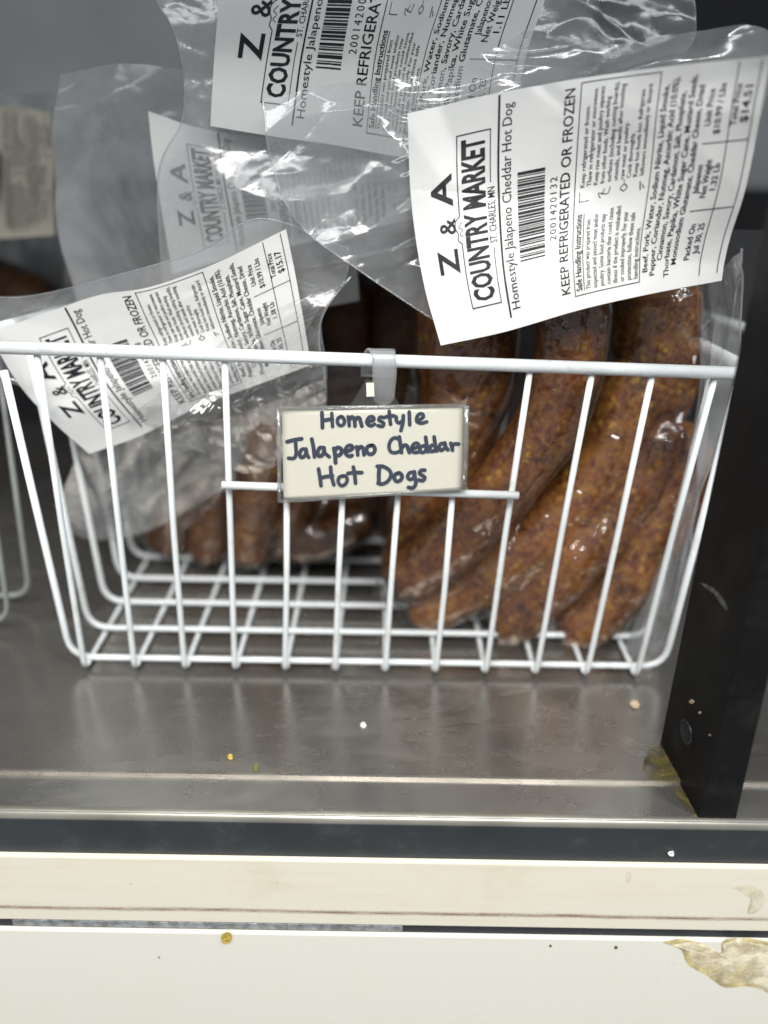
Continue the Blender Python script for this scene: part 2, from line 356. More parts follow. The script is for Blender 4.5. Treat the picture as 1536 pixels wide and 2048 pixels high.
# right post
pb = [at(1396, 1640, Z=-.002), at(1472, 1641, Z=-.002), at(1320, 1484, Z=.0005)]
yf, ybk = pb[0][1] + .0008, pb[2][1]
def post_corner(px, py, Y, px2, py2):
    a = at(px, py, Y=Y); b = at(px2, py2, Y=Y); d = (b - a) / (b[2] - a[2]); return a, d
(a1, d1), (a2, d2), (a3, d3) = (post_corner(1396, 1640, yf, 1488, 1250), post_corner(1472, 1641, yf, 1560, 1262),
                               post_corner(1320, 1484, ybk, 1468, 745))
def up(a, d, z): return a + d * (z - a[2])
xw = a2[0] - a1[0]
V = []
for z in (-.003, .36):
    p1, p2, p3 = up(a1, d1, z), up(a2, d2, z), up(a3, d3, z)
    V += [p1, p2, p3 + np.array([xw, 0, 0]), p3]
me = new_obj('black_post', V, [(0, 1, 5, 4), (1, 2, 6, 5), (2, 3, 7, 6), (3, 0, 4, 7), (4, 5, 6, 7), (3, 2, 1, 0)], M['black'], case, smooth=False)
bv = me.modifiers.new('bevel', 'BEVEL'); bv.width = .0006; bv.segments = 2
# plug set into the side face of the post
def on_side(px, py):      # on the left face of the post
    n = np.cross(V[4] - V[0], V[3] - V[0]); d = ray(px, py); t = np.dot(V[0] - CAMP, n) / np.dot(d, n); return CAMP + d * t
sn = np.cross(V[3] - V[0], V[4] - V[0]); sn /= np.linalg.norm(sn)
if sn[0] > 0: sn = -sn
c = on_side(1373, 1464); rr_ = abs(on_side(1373, 1438)[2] - on_side(1373, 1490)[2]) / 2
pv, pf = [], []
rings = [(1.0, -.0003), (1.0, .0005), (.82, .0009), (.78, .0003), (.3, .0003)]
e1 = np.array([0, 0, 1.0]); e2 = np.cross(sn, e1)
for q, (rad, h) in enumerate(rings):
    for k in range(20):
        a = k / 20 * 2 * math.pi; pv.append(c + sn * h + rr_ * rad * (math.cos(a) * e1 + math.sin(a) * e2))
for q in range(len(rings) - 1):
    for k in range(20): pf.append((q * 20 + k, q * 20 + (k + 1) % 20, (q + 1) * 20 + (k + 1) % 20, (q + 1) * 20 + k))
pf.append(tuple((len(rings) - 1) * 20 + k for k in range(20)))
plug = new_obj('screw_cap', pv, pf, M['screw'], case)

# irregular dried spots: flat lumps with their own outline
def blob(name, outline, th, mat, plane, parent=None, n=40, jag=.05, seed=1, shrink=1.0):
    rs = random.Random(seed); C = catmull(outline + [outline[0]], n)[:-1]; m = len(C)
    cen = C.mean(0); P = []
    nz = np.array([sum(math.sin(k / m * 2 * math.pi * f + ph) * a for f, ph, a in fr) for fr in
                   [[(f, rs.uniform(0, 6.28), 1.0 / f ** .7) for f in (3, 7, 13, 22, 37)]] for k in range(m)])
    for q, (sc, h) in enumerate([(1.0, 0), (.96, .8), (.85, .7), (.6, .9), (.25, .7)]):
        for k, p in enumerate(C):
            j = 1 + jag * nz[k] * (1 if q < 3 else .5); d = cen + (p - cen) * sc * j * shrink
            P.append(plane(d[0], d[1], th * h * rs.uniform(.6, 1.2) + .00005))
    Fc = []
    for q in range(4):
        for k in range(m): Fc.append((q * m + k, q * m + (k + 1) % m, (q + 1) * m + (k + 1) % m, (q + 1) * m + k))
    Fc.append(tuple(4 * m + k for k in range(m)))
    return new_obj(name, P, Fc, mat, parent)
pl_panel = lambda x, y, h: at(x, y, Y=YE - .004 - h)
pl_sill = lambda x, y, h: at(x, y, Y=YE - .003 - h)
pl_tray = lambda x, y, h: at(x, y, Z=h)
pl_lip = lambda x, y, h: at(x, y, Z=-.002 + h)
spill = [(1326, 1885), (1360, 1878), (1400, 1886), (1440, 1905), (1446, 1882), (1490, 1876), (1560, 1900), (1570, 1990),
         (1500, 1972), (1450, 1975), (1410, 1950), (1375, 1930), (1362, 1900)]
blob('dried_spill', spill, .00015, M['residue_edge'], pl_panel, case, 170, .035, 3)
blob('dried_spill', spill, .00030, M['residue_pale'], pl_panel, case, 170, .05, 3, .86)
blob('residue', [(1298, 1500), (1326, 1492), (1345, 1530), (1362, 1564), (1330, 1566), (1306, 1562), (1285, 1535)], .0004, M['residue'], pl_tray, case, 120, .06, 4)
blob('residue', [(1345, 1572), (1366, 1572), (1384, 1605), (1394, 1632), (1380, 1626), (1360, 1602)], .0004, M['residue'], pl_lip, case, 120, .07, 5)
pl_side = lambda x, y, h: on_side(x, y) + sn * h
blob('scuff', [(1400, 1166), (1420, 1172), (1440, 1190), (1456, 1218), (1452, 1220), (1436, 1196), (1418, 1178)], .0002, M['scuff'], pl_side, case, 60, .06, 8)
for q_, ol in enumerate([[(1252, 1745), (1258, 1742), (1263, 1752), (1258, 1766), (1252, 1760)],
                         [(1465, 1775), (1505, 1770), (1528, 1790), (1520, 1822), (1495, 1828), (1505, 1805), (1488, 1788)]]):
    blob('stain', ol, .0001, M['stain'], pl_sill, case, 70, .08, 30 + q_)
for x, y, q in ((1101, 1892, 3), (1232, 1895, 4), (318, 1915, 2)):
    blob('fleck', [(x, y - q), (x + q, y), (x, y + q), (x - q, y)], .0002, M['stain_dark'], pl_panel, case, 12, .1, x)
for x, y, q in ((1384, 1403, 5), (1400, 1425, 3), (1420, 1470, 2)):
    blob('fleck', [(x, y - q), (x + q, y), (x, y + q), (x - q, y)], .0003, M['crumb'], pl_side, case, 12, .1, x)
for nm, mt, pl, x, y, rx, ry, lb in [
        ('mustard_crumb', 'crumb_yellow', pl_panel, 452, 1876, 13, 14, 'mustard yellow crumb stuck on the cream lower panel below the seam'),
        ('white_paint_chip', 'crumb_white', pl_sill, 1343, 1707, 7, 6, 'tiny white chip on the black sill below the post'),
        ('tan_crumb', 'crumb', pl_tray, 1270, 1409, 11, 10, 'tan crumb on the steel tray left of the black post'),
        ('grey_crumb', 'crumb_white', pl_tray, 727, 1450, 6, 6, 'small pale crumb in the middle of the steel tray'),
        ('yellow_crumb', 'crumb_yellow', pl_tray, 461, 1514, 6, 6, 'small yellowish crumb near the front of the steel tray'),
        ('green_crumb', 'crumb_green', pl_tray, 512, 1535, 5, 9, 'tiny green crumb at the front seam of the steel tray')]:
    ol = [(x + rx * math.cos(a) * random.uniform(.75, 1.2), y + ry * math.sin(a) * random.uniform(.75, 1.2)) for a in np.linspace(0, 2 * math.pi, 8)[:-1]]
    if pl is pl_sill: plc = lambda px, py, h: at(px, py, Y=YE - .001 - h)
    else: plc = pl
    tag(blob(nm, ol, .0012, M[mt], plc, None, 14, .05, int(x)), lb, 'crumb')

# ------------------------------------------------------------------ the wire basket
RW, RR = .00140, .0027
basket = thing('wire_basket', (0, 0, 0), 'white coated wire basket holding sausage packs, with the sign on its front rail', 'basket')
railL, railR = at(-120, 690, Y=.3052), at(1515, 748, Y=.3125)
wire('top_rail', [railL, railR], RR, M['wire'], basket, seg=14)
def rail_at(px):      # the point of the rail seen at this pixel column
    t = (px + 120) / 1635.0; p = railL * (1 - t) + railR * t
    for _ in range(4):
        d = p - CAMP; x = CX + F * np.dot(d, rgt) / np.dot(d, fwd); t += (px - x) / 1635.0; p = railL * (1 - t) + railR * t
    return p
D = .0254
hoopL, hoopR = at(141, 1316, Z=.0058), at(1326, 1330, Z=.0058)
hy = (hoopL[1] + hoopR[1]) / 2; hoopL[1] = hoopR[1] = hy
NB = 7; YB = hy + D * (NB - 1)
topL0, topR0 = railL + np.array([.004, 0, 0]), railR - np.array([.004, 0, 0])
# hoops: up the left side, along the floor, up the right side
fl = at(14, 780, Y=hy - .005); dl = (fl - hoopL) / (fl[2] - hoopL[2])
fr_ = at(1400, 1062, Y=hy - .003); dr = (fr_ - hoopR) / (fr_[2] - hoopR[2])
for k in range(NB):
    o = np.array([0, D * k, 0]); dyt = np.array([0, -.004 if k == 0 else 0, 0])
    a = hoopL + dl * (.152 - hoopL[2]) + o; b = hoopR + dr * (.150 - hoopR[2]) + o
    a[1] = hoopL[1] + o[1] - .004; b[1] = hoopR[1] + o[1] - .004
    wire('hoop', [a, hoopL + o, hoopR + o, b], .0016, M['wire'], basket, rad=.012)
    if k == 0: SL, SR = a.copy(), b.copy()
wire('side_rail', [railL + (0, .003, 0), SL + (0, D * NB, 0)], RR, M['wire'], basket)
wire('side_rail', [railR + (0, .003, 0), SR + (0, D * NB, 0)], RR, M['wire'], basket)
wire('back_rail', [SL + (0, D * NB, 0), SR + (0, D * NB, 0)], RR, M['wire'], basket)
topx = [70, 197, 323, 448, 572, 697, 821, 945, 1062, 1187, 1308, 1434]
barL, barR = at(444, 970, Y=hy - .0075), at(1037, 991, Y=hy - .0065)
wire('short_bar', [barL, barR], .0018, M['wire'], basket)
for i in range(12):
    bx = 168 + 100.4 * i; bp = at(bx, 1334 + 1.3 * i, Z=.0035); bp[1] = hy - .0045; 
    if 4 <= i <= 7:
        tx = {4: 571, 5: 684, 6: 796, 7: 906}[i]; t = (tx - 444) / 593.; tp = barL * (1 - t) + barR * t + np.array([0, .0034, -.0005])
    else:
        tp = rail_at(topx[i]) + np.array([0, .001, -.001])
    back = bp.copy(); back[1] = YB + .006; bt = back + np.array([0, .012, .148])
    bp[2] = .0021; back[2] = .0021
    md = (tp + bp) / 2 + np.array([random.uniform(-.0006, .0006), random.uniform(-.0004, .0002), 0])      # no wire is quite straight
    wire('upright', [tp, md, bp, back, bt], RW, M['wire'], basket, rad=.006)
wm = None
for i in range(12):                                   # weld lump where each upright meets the first floor hoop
    p = at(168 + 100.4 * i, 1334 + 1.3 * i, Z=.0045); p[1] = hoopL[1] - .0018; p[2] = .0042
    V, Fc = tube_geo([(0, -.0016, -.0018), (0, -.001, -.001), (0, 0, 0), (0, .001, .001), (0, .0016, .0018)], [.0002, .0016, .0021, .0016, .0002], 10)
    if wm is None: wo = new_obj('weld', V, Fc, M['wire'], basket); wm = wo.data
    else: wo = bpy.data.objects.new('weld', wm); COL.objects.link(wo); wo.parent = basket
    wo.location = tuple(p)
# the neighbouring basket on the left
nb = thing('wire_basket', (0, 0, 0), 'dim blurred wire basket at the left edge, left of the main basket', 'basket')
nR = at(60, 1192, Z=.0058)
for k in range(-1, 1):
    o = np.array([0, D * k, 0]); b = nR + np.array([.012, -.003, .145]) + o; l = nR + np.array([-.20, 0, 0]) + o
    wire('hoop', [l, nR + o, b], RW, M['wire_shaded'], nb, rad=.012)
wire('side_rail', [nR + (.012, -.003 - 2.4 * D, .146), nR + (.012, 6.4 * D, .146)], RR, M['wire_shaded'], nb)
# and the one beyond the post on the right
nb2 = thing('wire_basket', (0, 0, 0), 'far wire basket glimpsed at the right edge beyond the black post', 'basket')
e1_ = at(1484, 655, Y=.40)
wire('side_rail', [e1_ + (-.012, .035, 0), e1_, e1_ + (.05, -.05, -.003)], RR, M['wire'], nb2)
wire('top_rail', [e1_ + (.05, -.05, -.003), e1_ + (.30, -.05, -.003)], RR, M['wire'], nb2)

# ------------------------------------------------------------------ surfaces: Coons patches
def coons(top, bot, left, right, nu, nv):
    """pixel + depth boundary curves (px, py, Y) -> grid of world points [nv][nu]"""
    tc, bc, lc, rc = catmull_px(top, nu), catmull_px(bot, nu), catmull_px(left, nv), catmull_px(right, nv)
    u = np.linspace(0, 1, nu)[None, :, None]; v = np.linspace(0, 1, nv)[:, None, None]
    G = (1 - v) * tc[None] + v * bc[None] + (1 - u) * lc[:, None] + u * rc[:, None] \
        - ((1 - u) * (1 - v) * tc[0] + u * (1 - v) * tc[-1] + (1 - u) * v * bc[0] + u * v * bc[-1])
    return G
def catmull_px(pts, n):
    if len(pts[0]) == 4:                      # fourth number: the parameter reached there
        P = np.array(pts, float); q = P[:, 3]; tt = np.linspace(q[0], q[-1], n)
        m = np.gradient(P[:, :3], q, axis=0); out = np.zeros((n, 3))
        for k_, t in enumerate(tt):
            i = min(max(np.searchsorted(q, t) - 1, 0), len(q) - 2); h = q[i + 1] - q[i]; x = (t - q[i]) / h
            out[k_] = (2*x**3-3*x**2+1)*P[i,:3] + (x**3-2*x**2+x)*h*m[i] + (-2*x**3+3*x**2)*P[i+1,:3] + (x**3-x**2)*h*m[i+1]
        return out
    P = np.array(pts, float); P[:, 2] *= 1500; C = catmull(P, n); C[:, 2] /= 1500; return C
def to_world(G):
    H, W = G.shape[:2]
    d = fwd[None, None] + ((G[..., 0] - CX) / F)[..., None] * rgt - ((G[..., 1] - CY) / F)[..., None] * upv
    t = G[..., 2] / d[..., 1]
    return CAMP + d * t[..., None]
def folds(nu, nv, seed, n, amp, width=.22, asp=1.0, ridge=1.0, nrid=None):
    """sum of local creases (tent functions along random lines)"""
    rs = np.random.RandomState(seed); u = np.linspace(0, 1, nu)[None] * np.ones((nv, 1)); v = np.linspace(0, asp, nv)[:, None] * np.ones((1, nu))
    h = np.zeros((nv, nu))
    for _ in range(n):
        cu, cv, th = rs.uniform(0, 1), rs.uniform(0, asp), rs.uniform(0, math.pi)
        wd = width * rs.uniform(.25, 1.2); ln = rs.uniform(.15, .6)
        a = (u - cu) * math.cos(th) + (v - cv) * math.sin(th); b = -(u - cu) * math.sin(th) + (v - cv) * math.cos(th)
        a = a + .12 * np.sin(b * rs.uniform(3, 9) + rs.uniform(0, 6)) * ln
        s = rs.choice([-1, 1]) * rs.uniform(.3, 1) * wd
        tent = np.sqrt(np.maximum(0, 1 - np.abs(a) / wd) ** 2 + .0009)
        h += s * tent * np.exp(-(b / ln) ** 2)
    r = np.zeros((nv, nu))
    for _ in range(nrid or int(n * .22)):                       # sharp pinched creases
        cu, cv, th = rs.uniform(0, 1), rs.uniform(0, asp), rs.uniform(0, math.pi); ln = rs.uniform(.06, .25); wd = rs.uniform(.006, .02)
        a = (u - cu) * math.cos(th) + (v - cv) * math.sin(th); b = -(u - cu) * math.sin(th) + (v - cv) * math.cos(th)
        a = a + .3 * b * b * rs.uniform(-3, 3); r += rs.choice([-1, 1]) * rs.uniform(.3, 1) * np.exp(-np.abs(a) / wd - (b / ln) ** 2)
    return h / width * amp + r * min(amp * .25, .0009) * ridge
def grid_normals(W):
    du = np.gradient(W, axis=1); dv = np.gradient(W, axis=0); n = np.cross(du, dv)
    n /= np.linalg.norm(n, axis=2)[..., None] + 1e-12
    flip = np.sum(n * (CAMP - W), axis=2) < 0; n[flip] *= -1
    return n
def grid_mesh(name, W, mat, parent, smooth=True, mask=None):
    nv, nu = W.shape[:2]; idx = np.arange(nu * nv).reshape(nv, nu)
    q = np.stack([idx[:-1, :-1], idx[1:, :-1], idx[1:, 1:], idx[:-1, 1:]], -1).reshape(-1, 4)
    if mask is not None: q = q[mask[:-1, :-1].reshape(-1)]
    me = bpy.data.meshes.new(name); me.from_pydata(W.reshape(-1, 3).tolist(), [], q.tolist())
    me.materials.append(mat)
    if smooth: me.polygons.foreach_set('use_smooth', [True] * len(me.polygons))
    me.update(); o = bpy.data.objects.new(name, me); COL.objects.link(o)
    if parent: o.parent = parent
    return o
def film_patch(parent, top, bot, left, right, nu=120, nv=120, seed=1, nf=30, amp=.002, width=.22, mat='film', name='bag_film', edge='', nrid=None):
    G = coons(top, bot, left, right, nu, nv); W = to_world(G)
    n = grid_normals(W); h = folds(nu, nv, seed, nf, amp, width, nrid=nrid)
    W = W + n * h[..., None]
    o = grid_mesh(name, W, M[mat], parent)
    for e in edge:                                   # heat-sealed, slightly thicker rim of the bag
        L = {'t': W[0], 'b': W[-1], 'l': W[:, 0], 'r': W[:, -1]}[e]
        V, Fc = tube_geo(L, .00045, 6); new_obj('sealed_edge', V, Fc, M['rim'], o)
    return o, W

# ------------------------------------------------------------------ printed matter, laid out in label units: u 0..100 along the writing, v 0..140 across
_txt = {}
def text_mesh(body, bold=0.0, space=1.0):
    key = (body, bold, space)
    if key in _txt: return _txt[key]
    cu = bpy.data.curves.new('tmp', 'FONT'); cu.body = body; cu.size = 1; cu.resolution_u = 2; cu.offset = bold; cu.space_character = space
    ob = bpy.data.objects.new('tmp', cu); COL.objects.link(ob)
    dg = bpy.context.evaluated_depsgraph_get(); dg.update()
    me = bpy.data.meshes.new_from_object(ob.evaluated_get(dg))
    V = np.array([v.co[:2] for v in me.vertices]) if len(me.vertices) else np.zeros((0, 2))
    Fc = [tuple(p.vertices) for p in me.polygons]
    bpy.data.objects.remove(ob); bpy.data.curves.remove(cu); bpy.data.meshes.remove(me)
    _txt[key] = (V, Fc); return V, Fc
CAP = None
class Print:
    def __init__(s): s.V = []; s.F = []
    def text(s, body, u0, u1, v, cap, bold=0.0, space=1.0):
        """body from u0 to u1 with its baseline at v and capitals cap high (u1 None: natural width)"""
        global CAP
        if CAP is None: CAP = text_mesh('H')[0][:, 1].max()
        V, Fc = text_mesh(body, bold, space)
        if not len(V): return
        lo, hi = V[:, 0].min(), V[:, 0].max(); k = cap / CAP
        sx = (u1 - u0) / (hi - lo) if u1 is not None else k
        P = np.stack([u0 + (V[:, 0] - lo) * sx, v - V[:, 1] * k], 1); b = len(s.V)
        s.V += P.tolist(); s.F += [tuple(b + i for i in f) for f in Fc]
    def rect(s, u0, v0, u1, v1, n=None):
        L = max(u1 - u0, v1 - v0); n = n or max(1, int(L / 3)); b = len(s.V); hor = (u1 - u0) > (v1 - v0)
        for i in range(n + 1):
            t = i / n
            s.V += [[u0 + (u1 - u0) * t, v0], [u0 + (u1 - u0) * t, v1]] if hor else [[u0, v0 + (v1 - v0) * t], [u1, v0 + (v1 - v0) * t]]
        s.F += [(b + 2 * i, b + 2 * i + 1, b + 2 * i + 3, b + 2 * i + 2) for i in range(n)]
    def frame(s, u0, v0, u1, v1, t):
        s.rect(u0, v0, u1, v0 + t); s.rect(u0, v1 - t, u1, v1); s.rect(u0, v0 + t, u0 + t, v1 - t); s.rect(u1 - t, v0 + t, u1, v1 - t)
    def stroke(s, pts, wd, smooth=True):
        C = catmull(pts, max(6, len(pts) * 5)) if smooth and len(pts) > 2 else np.array(pts, float)
        T = np.gradient(C, axis=0); T /= np.linalg.norm(T, axis=1)[:, None] + 1e-9; Nn = np.stack([-T[:, 1], T[:, 0]], 1)
        b = len(s.V); n = len(C)
        for c_, m_ in zip(C, Nn): s.V += [(c_ + m_ * wd / 2).tolist(), (c_ - m_ * wd / 2).tolist()]
        s.F += [(b + 2 * i, b + 2 * i + 1, b + 2 * i + 3, b + 2 * i + 2) for i in range(n - 1)]
def product_label(digits, unit, weight, total, packed='Jul 30, 25'):
    p = Print()
    p.text('Z', 28, 39, 17.5, 8.6, .022); p.text('&', 45, 52, 18, 7, .012); p.text('A', 57, 71, 17.5, 8.6, .022)
    # the little farm sketch over the name, box with a hump
    p.stroke([(40, 20.2), (42, 18.6), (44.5, 18.9), (47, 17.9), (50, 18.2), (52, 20.2)], .4)
    p.stroke([(43, 21), (44.5, 19.6), (46, 21), (47.5, 19.3), (49.5, 21)], .3)
    p.rect(12, 19.9, 40, 20.35); p.rect(52, 19.9, 86, 20.35); p.rect(12, 20, 12.5, 34.5); p.rect(85.5, 20, 86, 34.5)
    p.rect(12, 34.1, 36, 34.5); p.rect(64, 34.1, 86, 34.5)
    p.text('COUNTRY MARKET', 14.5, 83.5, 31.6, 9.2, .034)
    p.text('ST. CHARLES, MN', 38, 62, 36, 3.2, .004)
    p.rect(5, 37.3, 99, 38.2, 40)
    p.text('Homestyle Jalapeno Cheddar Hot Dog', 8, 95, 43.2, 4, .003)
    rs = random.Random(11); u = 27.0
    while u < 66:
        wd = rs.choice([.35, .35, .6, .6, 1.0, 1.3]); p.rect(u, 46, u + wd, 58); u += wd + rs.choice([.4, .4, .6, .9])
    p.text(digits, 33, 61, 63.4, 3.0, 0, 1.25)
    p.text('KEEP REFRIGERATED OR FROZEN', 8, 96, 69, 4.2, .008)
    p.frame(6, 71.2, 98, 104.4, .4)
    p.text('Safe Handling Instructions', 8, 42, 75.2, 2.9, .02); p.rect(8, 76, 42, 76.4)
    lf = ['This product was prepared from', 'inspected and passed meat and/or', 'poultry. Some food products may', 'contain bacteria that could cause',
          'illness if the product is mishandled', 'or cooked improperly. For your', 'protection, follow these safe', 'handling instructions.']
    for i, t in enumerate(lf): p.text(t, 8, 8 + 34 * min(1, len(t) / 33), 79.4 + i * 3.4, 2.2, .006)
    rt = [('Keep refrigerated or frozen.', 0), ('Thaw in refrigerator or microwave.', 0), ('Keep raw meat and poultry separate', 1), ('from other foods. Wash working', 1),
          ('surfaces (including cutting boards),', 1), ('utensils, and hands after touching', 1), ('raw meat or poultry.', 1), ('Cook thoroughly.', 2), ('Keep hot foods hot. Refrigerate', 3),
          ('leftovers immediately or discard.', 3)]
    for i, (t, g) in enumerate(rt): p.text(t, 54, 54 + 42 * min(1, len(t) / 35), 75.6 + i * 2.85, 1.9, .004)
    p.rect(47.5, 73.5, 52, 73.8); p.rect(47.5, 73.5, 47.8, 78); p.stroke([(47.5, 83), (50, 82), (49, 86), (52, 87)], .35); p.stroke([(49, 83.5), (51.5, 84.5)], .35)
    p.stroke([(48.5, 93), (50, 91.5), (51.5, 93), (50, 94.5), (48.5, 93)], .4); p.rect(51.5, 92.8, 53.5, 93.1); p.stroke([(47.5, 100.5), (51.5, 100)], .5); p.stroke([(48, 102.2), (50, 101)], .4)
    for i, (t, a, b) in enumerate([('Beef, Pork, Water, Sodium Nitrite, Liquid Smoke,', 10, 92), ('Pepper, Coriander, Nutmeg, Ascorbic Acid (10.0%),', 8, 95),
                                   ('Cinnamon, Savory, Cardamon, Salt, Phosphate,', 14, 88), ('Thorbate, Papika, White Sugar Cane, Mustard Seeds,', 6, 95),
                                   ('Monosodium Glutamate, Cheddar Cheese, Dried', 11, 90), ('Jalapenos', 42, 55)]):
        p.text(t, a, b, 108.2 + i * 3.7, 2.5, .013)
    p.text('Packed On', 12, 28, 129.6, 2.7, .012); p.text(packed, 14, 28, 133.6, 2.7, .012)
    p.text('Net Weight', 40, 57, 130.4, 2.6, .012); p.text(weight, 43, 55, 134.2, 2.6, .012)
    p.text('Unit Price', 72, 88, 127.6, 2.6, .012); p.text(unit, 68, 90, 131.8, 2.7, .012)
    p.text('Total Price', 71, 89, 138.4, 2.6, .012); p.text(total, 72, 88, 143, 3.2, .016)
    p.rect(4, 135.4, 99, 135.8, 40); p.rect(4, 144.6, 99, 145, 40); p.rect(34, 125, 34.4, 144.6); p.rect(64, 125, 64.4, 144.6)
    return p
def lay_print(p, W, off, mat, parent, name='print', U=100., Vv=148.):
    """wrap flat print geometry onto the grid surface W (rows = v, columns = u)"""
    bm = bmesh.new(); vs = [bm.verts.new((x, y, 0)) for x, y in p.V]
    for f in p.F:
        try: bm.faces.new([vs[i] for i in f])
        except ValueError: pass
    bmesh.ops.triangulate(bm, faces=bm.faces[:])
    for _ in range(2):
        long_e = [e for e in bm.edges if e.calc_length() > 3.2]
        if long_e: bmesh.ops.subdivide_edges(bm, edges=long_e, cuts=1); bmesh.ops.triangulate(bm, faces=[f for f in bm.faces if len(f.verts) > 3])
    bm.verts.index_update()
    uv = np.array([v.co[:2] for v in bm.verts]); tris = [tuple(v.index for v in f.verts) for f in bm.faces]; bm.free()
    nv, nu = W.shape[:2]; n = grid_normals(W)
    x = np.clip(uv[:, 0] / U, 0, 1) * (nu - 1); y = np.clip(uv[:, 1] / Vv, 0, 1) * (nv - 1)
    i = np.minimum(x.astype(int), nu - 2); j = np.minimum(y.astype(int), nv - 2); fx = (x - i)[:, None]; fy = (y - j)[:, None]
    def bl(A): return A[j, i] * (1 - fx) * (1 - fy) + A[j, i + 1] * fx * (1 - fy) + A[j + 1, i] * (1 - fx) * fy + A[j + 1, i + 1] * fx * fy
    P = bl(W) + bl(n) * off
    return new_obj(name, P, tris, mat, parent, smooth=False)
def label_sheet(parent, u0, u1, v0, v1, pr, nu=70, nv=90, seed=1, nf=14, amp=.0012, mat='paper', width=.3):
    """v0: edge of the first line, from u=0 to u=1; v1: last line's edge; u0/u1: edges at the line starts/ends"""
    G = coons(v0, v1, u0, u1, nu, nv); W = to_world(G); n = grid_normals(W)
    W = W + n * folds(nu, nv, seed, nf, amp, width)[..., None]
    o = grid_mesh('label', W, M[mat], parent)
    lay_print(pr, W, .00018, M['ink'], o)
    return o, W

# ------------------------------------------------------------------ sausages
def smooth_noise(n, rs, k=5):
    a = rs.uniform(-1, 1, n); 
    for _ in range(k): a = (np.roll(a, 1) + a + np.roll(a, -1)) / 3
    return a / (np.abs(a).max() + 1e-9)
def sausage(parent, pts, rpx, mat='sausage', seed=1, cap0=True, cap1=True):
    """pts: (px, py, Y) along the centre line; rpx: radius in photo pixels"""
    C = np.array([at(x, y, Y=Y) for x, y, Y in pts]); C = catmull(C, 44)
    dep = np.dot(C - CAMP, fwd).mean(); rp = np.interp(np.linspace(0, 1, 44), np.linspace(0, 1, np.size(rpx)), np.atleast_1d(rpx)); RV = rp * dep / F; R = RV.mean(); rs = np.random.RandomState(seed)
    L = np.r_[0, np.cumsum(np.linalg.norm(np.diff(C, axis=0), axis=1))]
    r = RV * (1 + .05 * smooth_noise(44, rs))
    for end, on in ((L, cap0), (L[-1] - L, cap1)):
        if on: r *= np.sqrt(np.clip(1 - np.clip(1 - end / (R * 1.1), 0, 1) ** 2, .004, 1))
    C = C + np.stack([smooth_noise(44, rs) for _ in range(3)], 1) * R * .05
    V, Fc = tube_geo(C, r, 28)
    V = np.array(V); bumpy = np.array([smooth_noise(28, rs, 3) for _ in range(44)]); 
    for _ in range(2): bumpy = (np.roll(bumpy, 1, 0) + bumpy + np.roll(bumpy, -1, 0)) / 3
    cc = np.repeat(C, 28, axis=0); V = cc + (V - cc) * (1 + .045 * bumpy.reshape(-1))[:, None]
    o = new_obj('sausage', V, Fc, M[mat], parent)
    return C, r
def cling(parent, saus, x0, x1, z0, z1, base, nx, nz, seed, mat='film_cling', amp=.0010, skew=0.0, nf=110):
    """vacuum film drawn over the sausages: height field Y(x,z) pulled onto their fronts"""
    X = np.linspace(x0, x1, nx)[None] * np.ones((nz, 1)); Z = np.linspace(z1, z0, nz)[:, None] * np.ones((1, nx))
    X = X + skew * (Z - z0)
    H = np.full((nz, nx), base)
    for C, r in saus:
        for c_, q in zip(C, r):
            d2 = (X - c_[0]) ** 2 + (Z - c_[2]) ** 2; q2 = (q * 1.05 + .0006) ** 2; m = d2 < q2
            H[m] = np.minimum(H[m], c_[1] - np.sqrt(q2 - d2[m]))
    F0 = H.copy()
    for _ in range(26):
        K = (np.roll(H, 1, 0) + np.roll(H, -1, 0) + np.roll(H, 1, 1) + np.roll(H, -1, 1)) / 4
        K[0] = H[0]; K[-1] = H[-1]; K[:, 0] = H[:, 0]; K[:, -1] = H[:, -1]; H = np.minimum(K, F0)
    H = H - np.abs(folds(nx, nz, seed, nf * 2, amp, .10, (z1 - z0) / (x1 - x0), 2.8, nrid=nf))
    W = np.stack([X, H, Z], -1)
    return grid_mesh('bag_film', W, M[mat], parent), W

# ---- pack on the right (main)
A = thing('sausage_pack', (0, 0, 0), 'vacuum pack of smoked sausages standing at the right of the basket, label priced $14.51', 'packaged sausages', 'vacuum packs of sausages in the basket')
sA = []
for q, (pts, r) in enumerate([
        ([(935, 530, .378), (941, 720, .374), (925, 820, .372), (890, 950, .370), (832, 1080, .368), (800, 1190, .366)], [104, 100, 84, 74, 64, 56]),
        ([(1142, 540, .346), (1141, 690, .344), (1122, 780, .343), (1073, 880, .342), (1012, 965, .342), (940, 1050, .343), (860, 1120, .345), (782, 1172, .348)], [66, 67, 66, 64, 66, 72, 68, 54]),
        ([(1285, 700, .366), (1245, 840, .360), (1192, 940, .357), (1112, 1040, .354), (1012, 1122, .352), (905, 1195, .350), (818, 1238, .350)], [58, 64, 66, 66, 62, 56, 50]),
        ([(1345, 830, .362), (1290, 930, .358), (1232, 1020, .353), (1150, 1110, .349), (1062, 1205, .346), (985, 1278, .343)], [62, 66, 66, 68, 62, 52]),
        ([(1372, 840, .362), (1350, 960, .356), (1308, 1060, .350), (1250, 1165, .346), (1185, 1235, .344), (1120, 1282, .342)], [54, 60, 64, 62, 58, 48]),
        ([(1300, 480, .372), (1306, 620, .370), (1312, 740, .370), (1330, 850, .372)], [80, 84, 80, 66])]):
    sA.append(sausage(A, pts, r, 'sausage', seed=q + 1))
pL, pR = at(800, 1000, Y=.35)[0], at(1440, 900, Y=.35)[0]
cling(A, sA, at(740, 1300, Y=.34)[0], at(1330, 1300, Y=.34)[0] + .004, .003, .205, .366, 230, 260, 5, skew=.13)
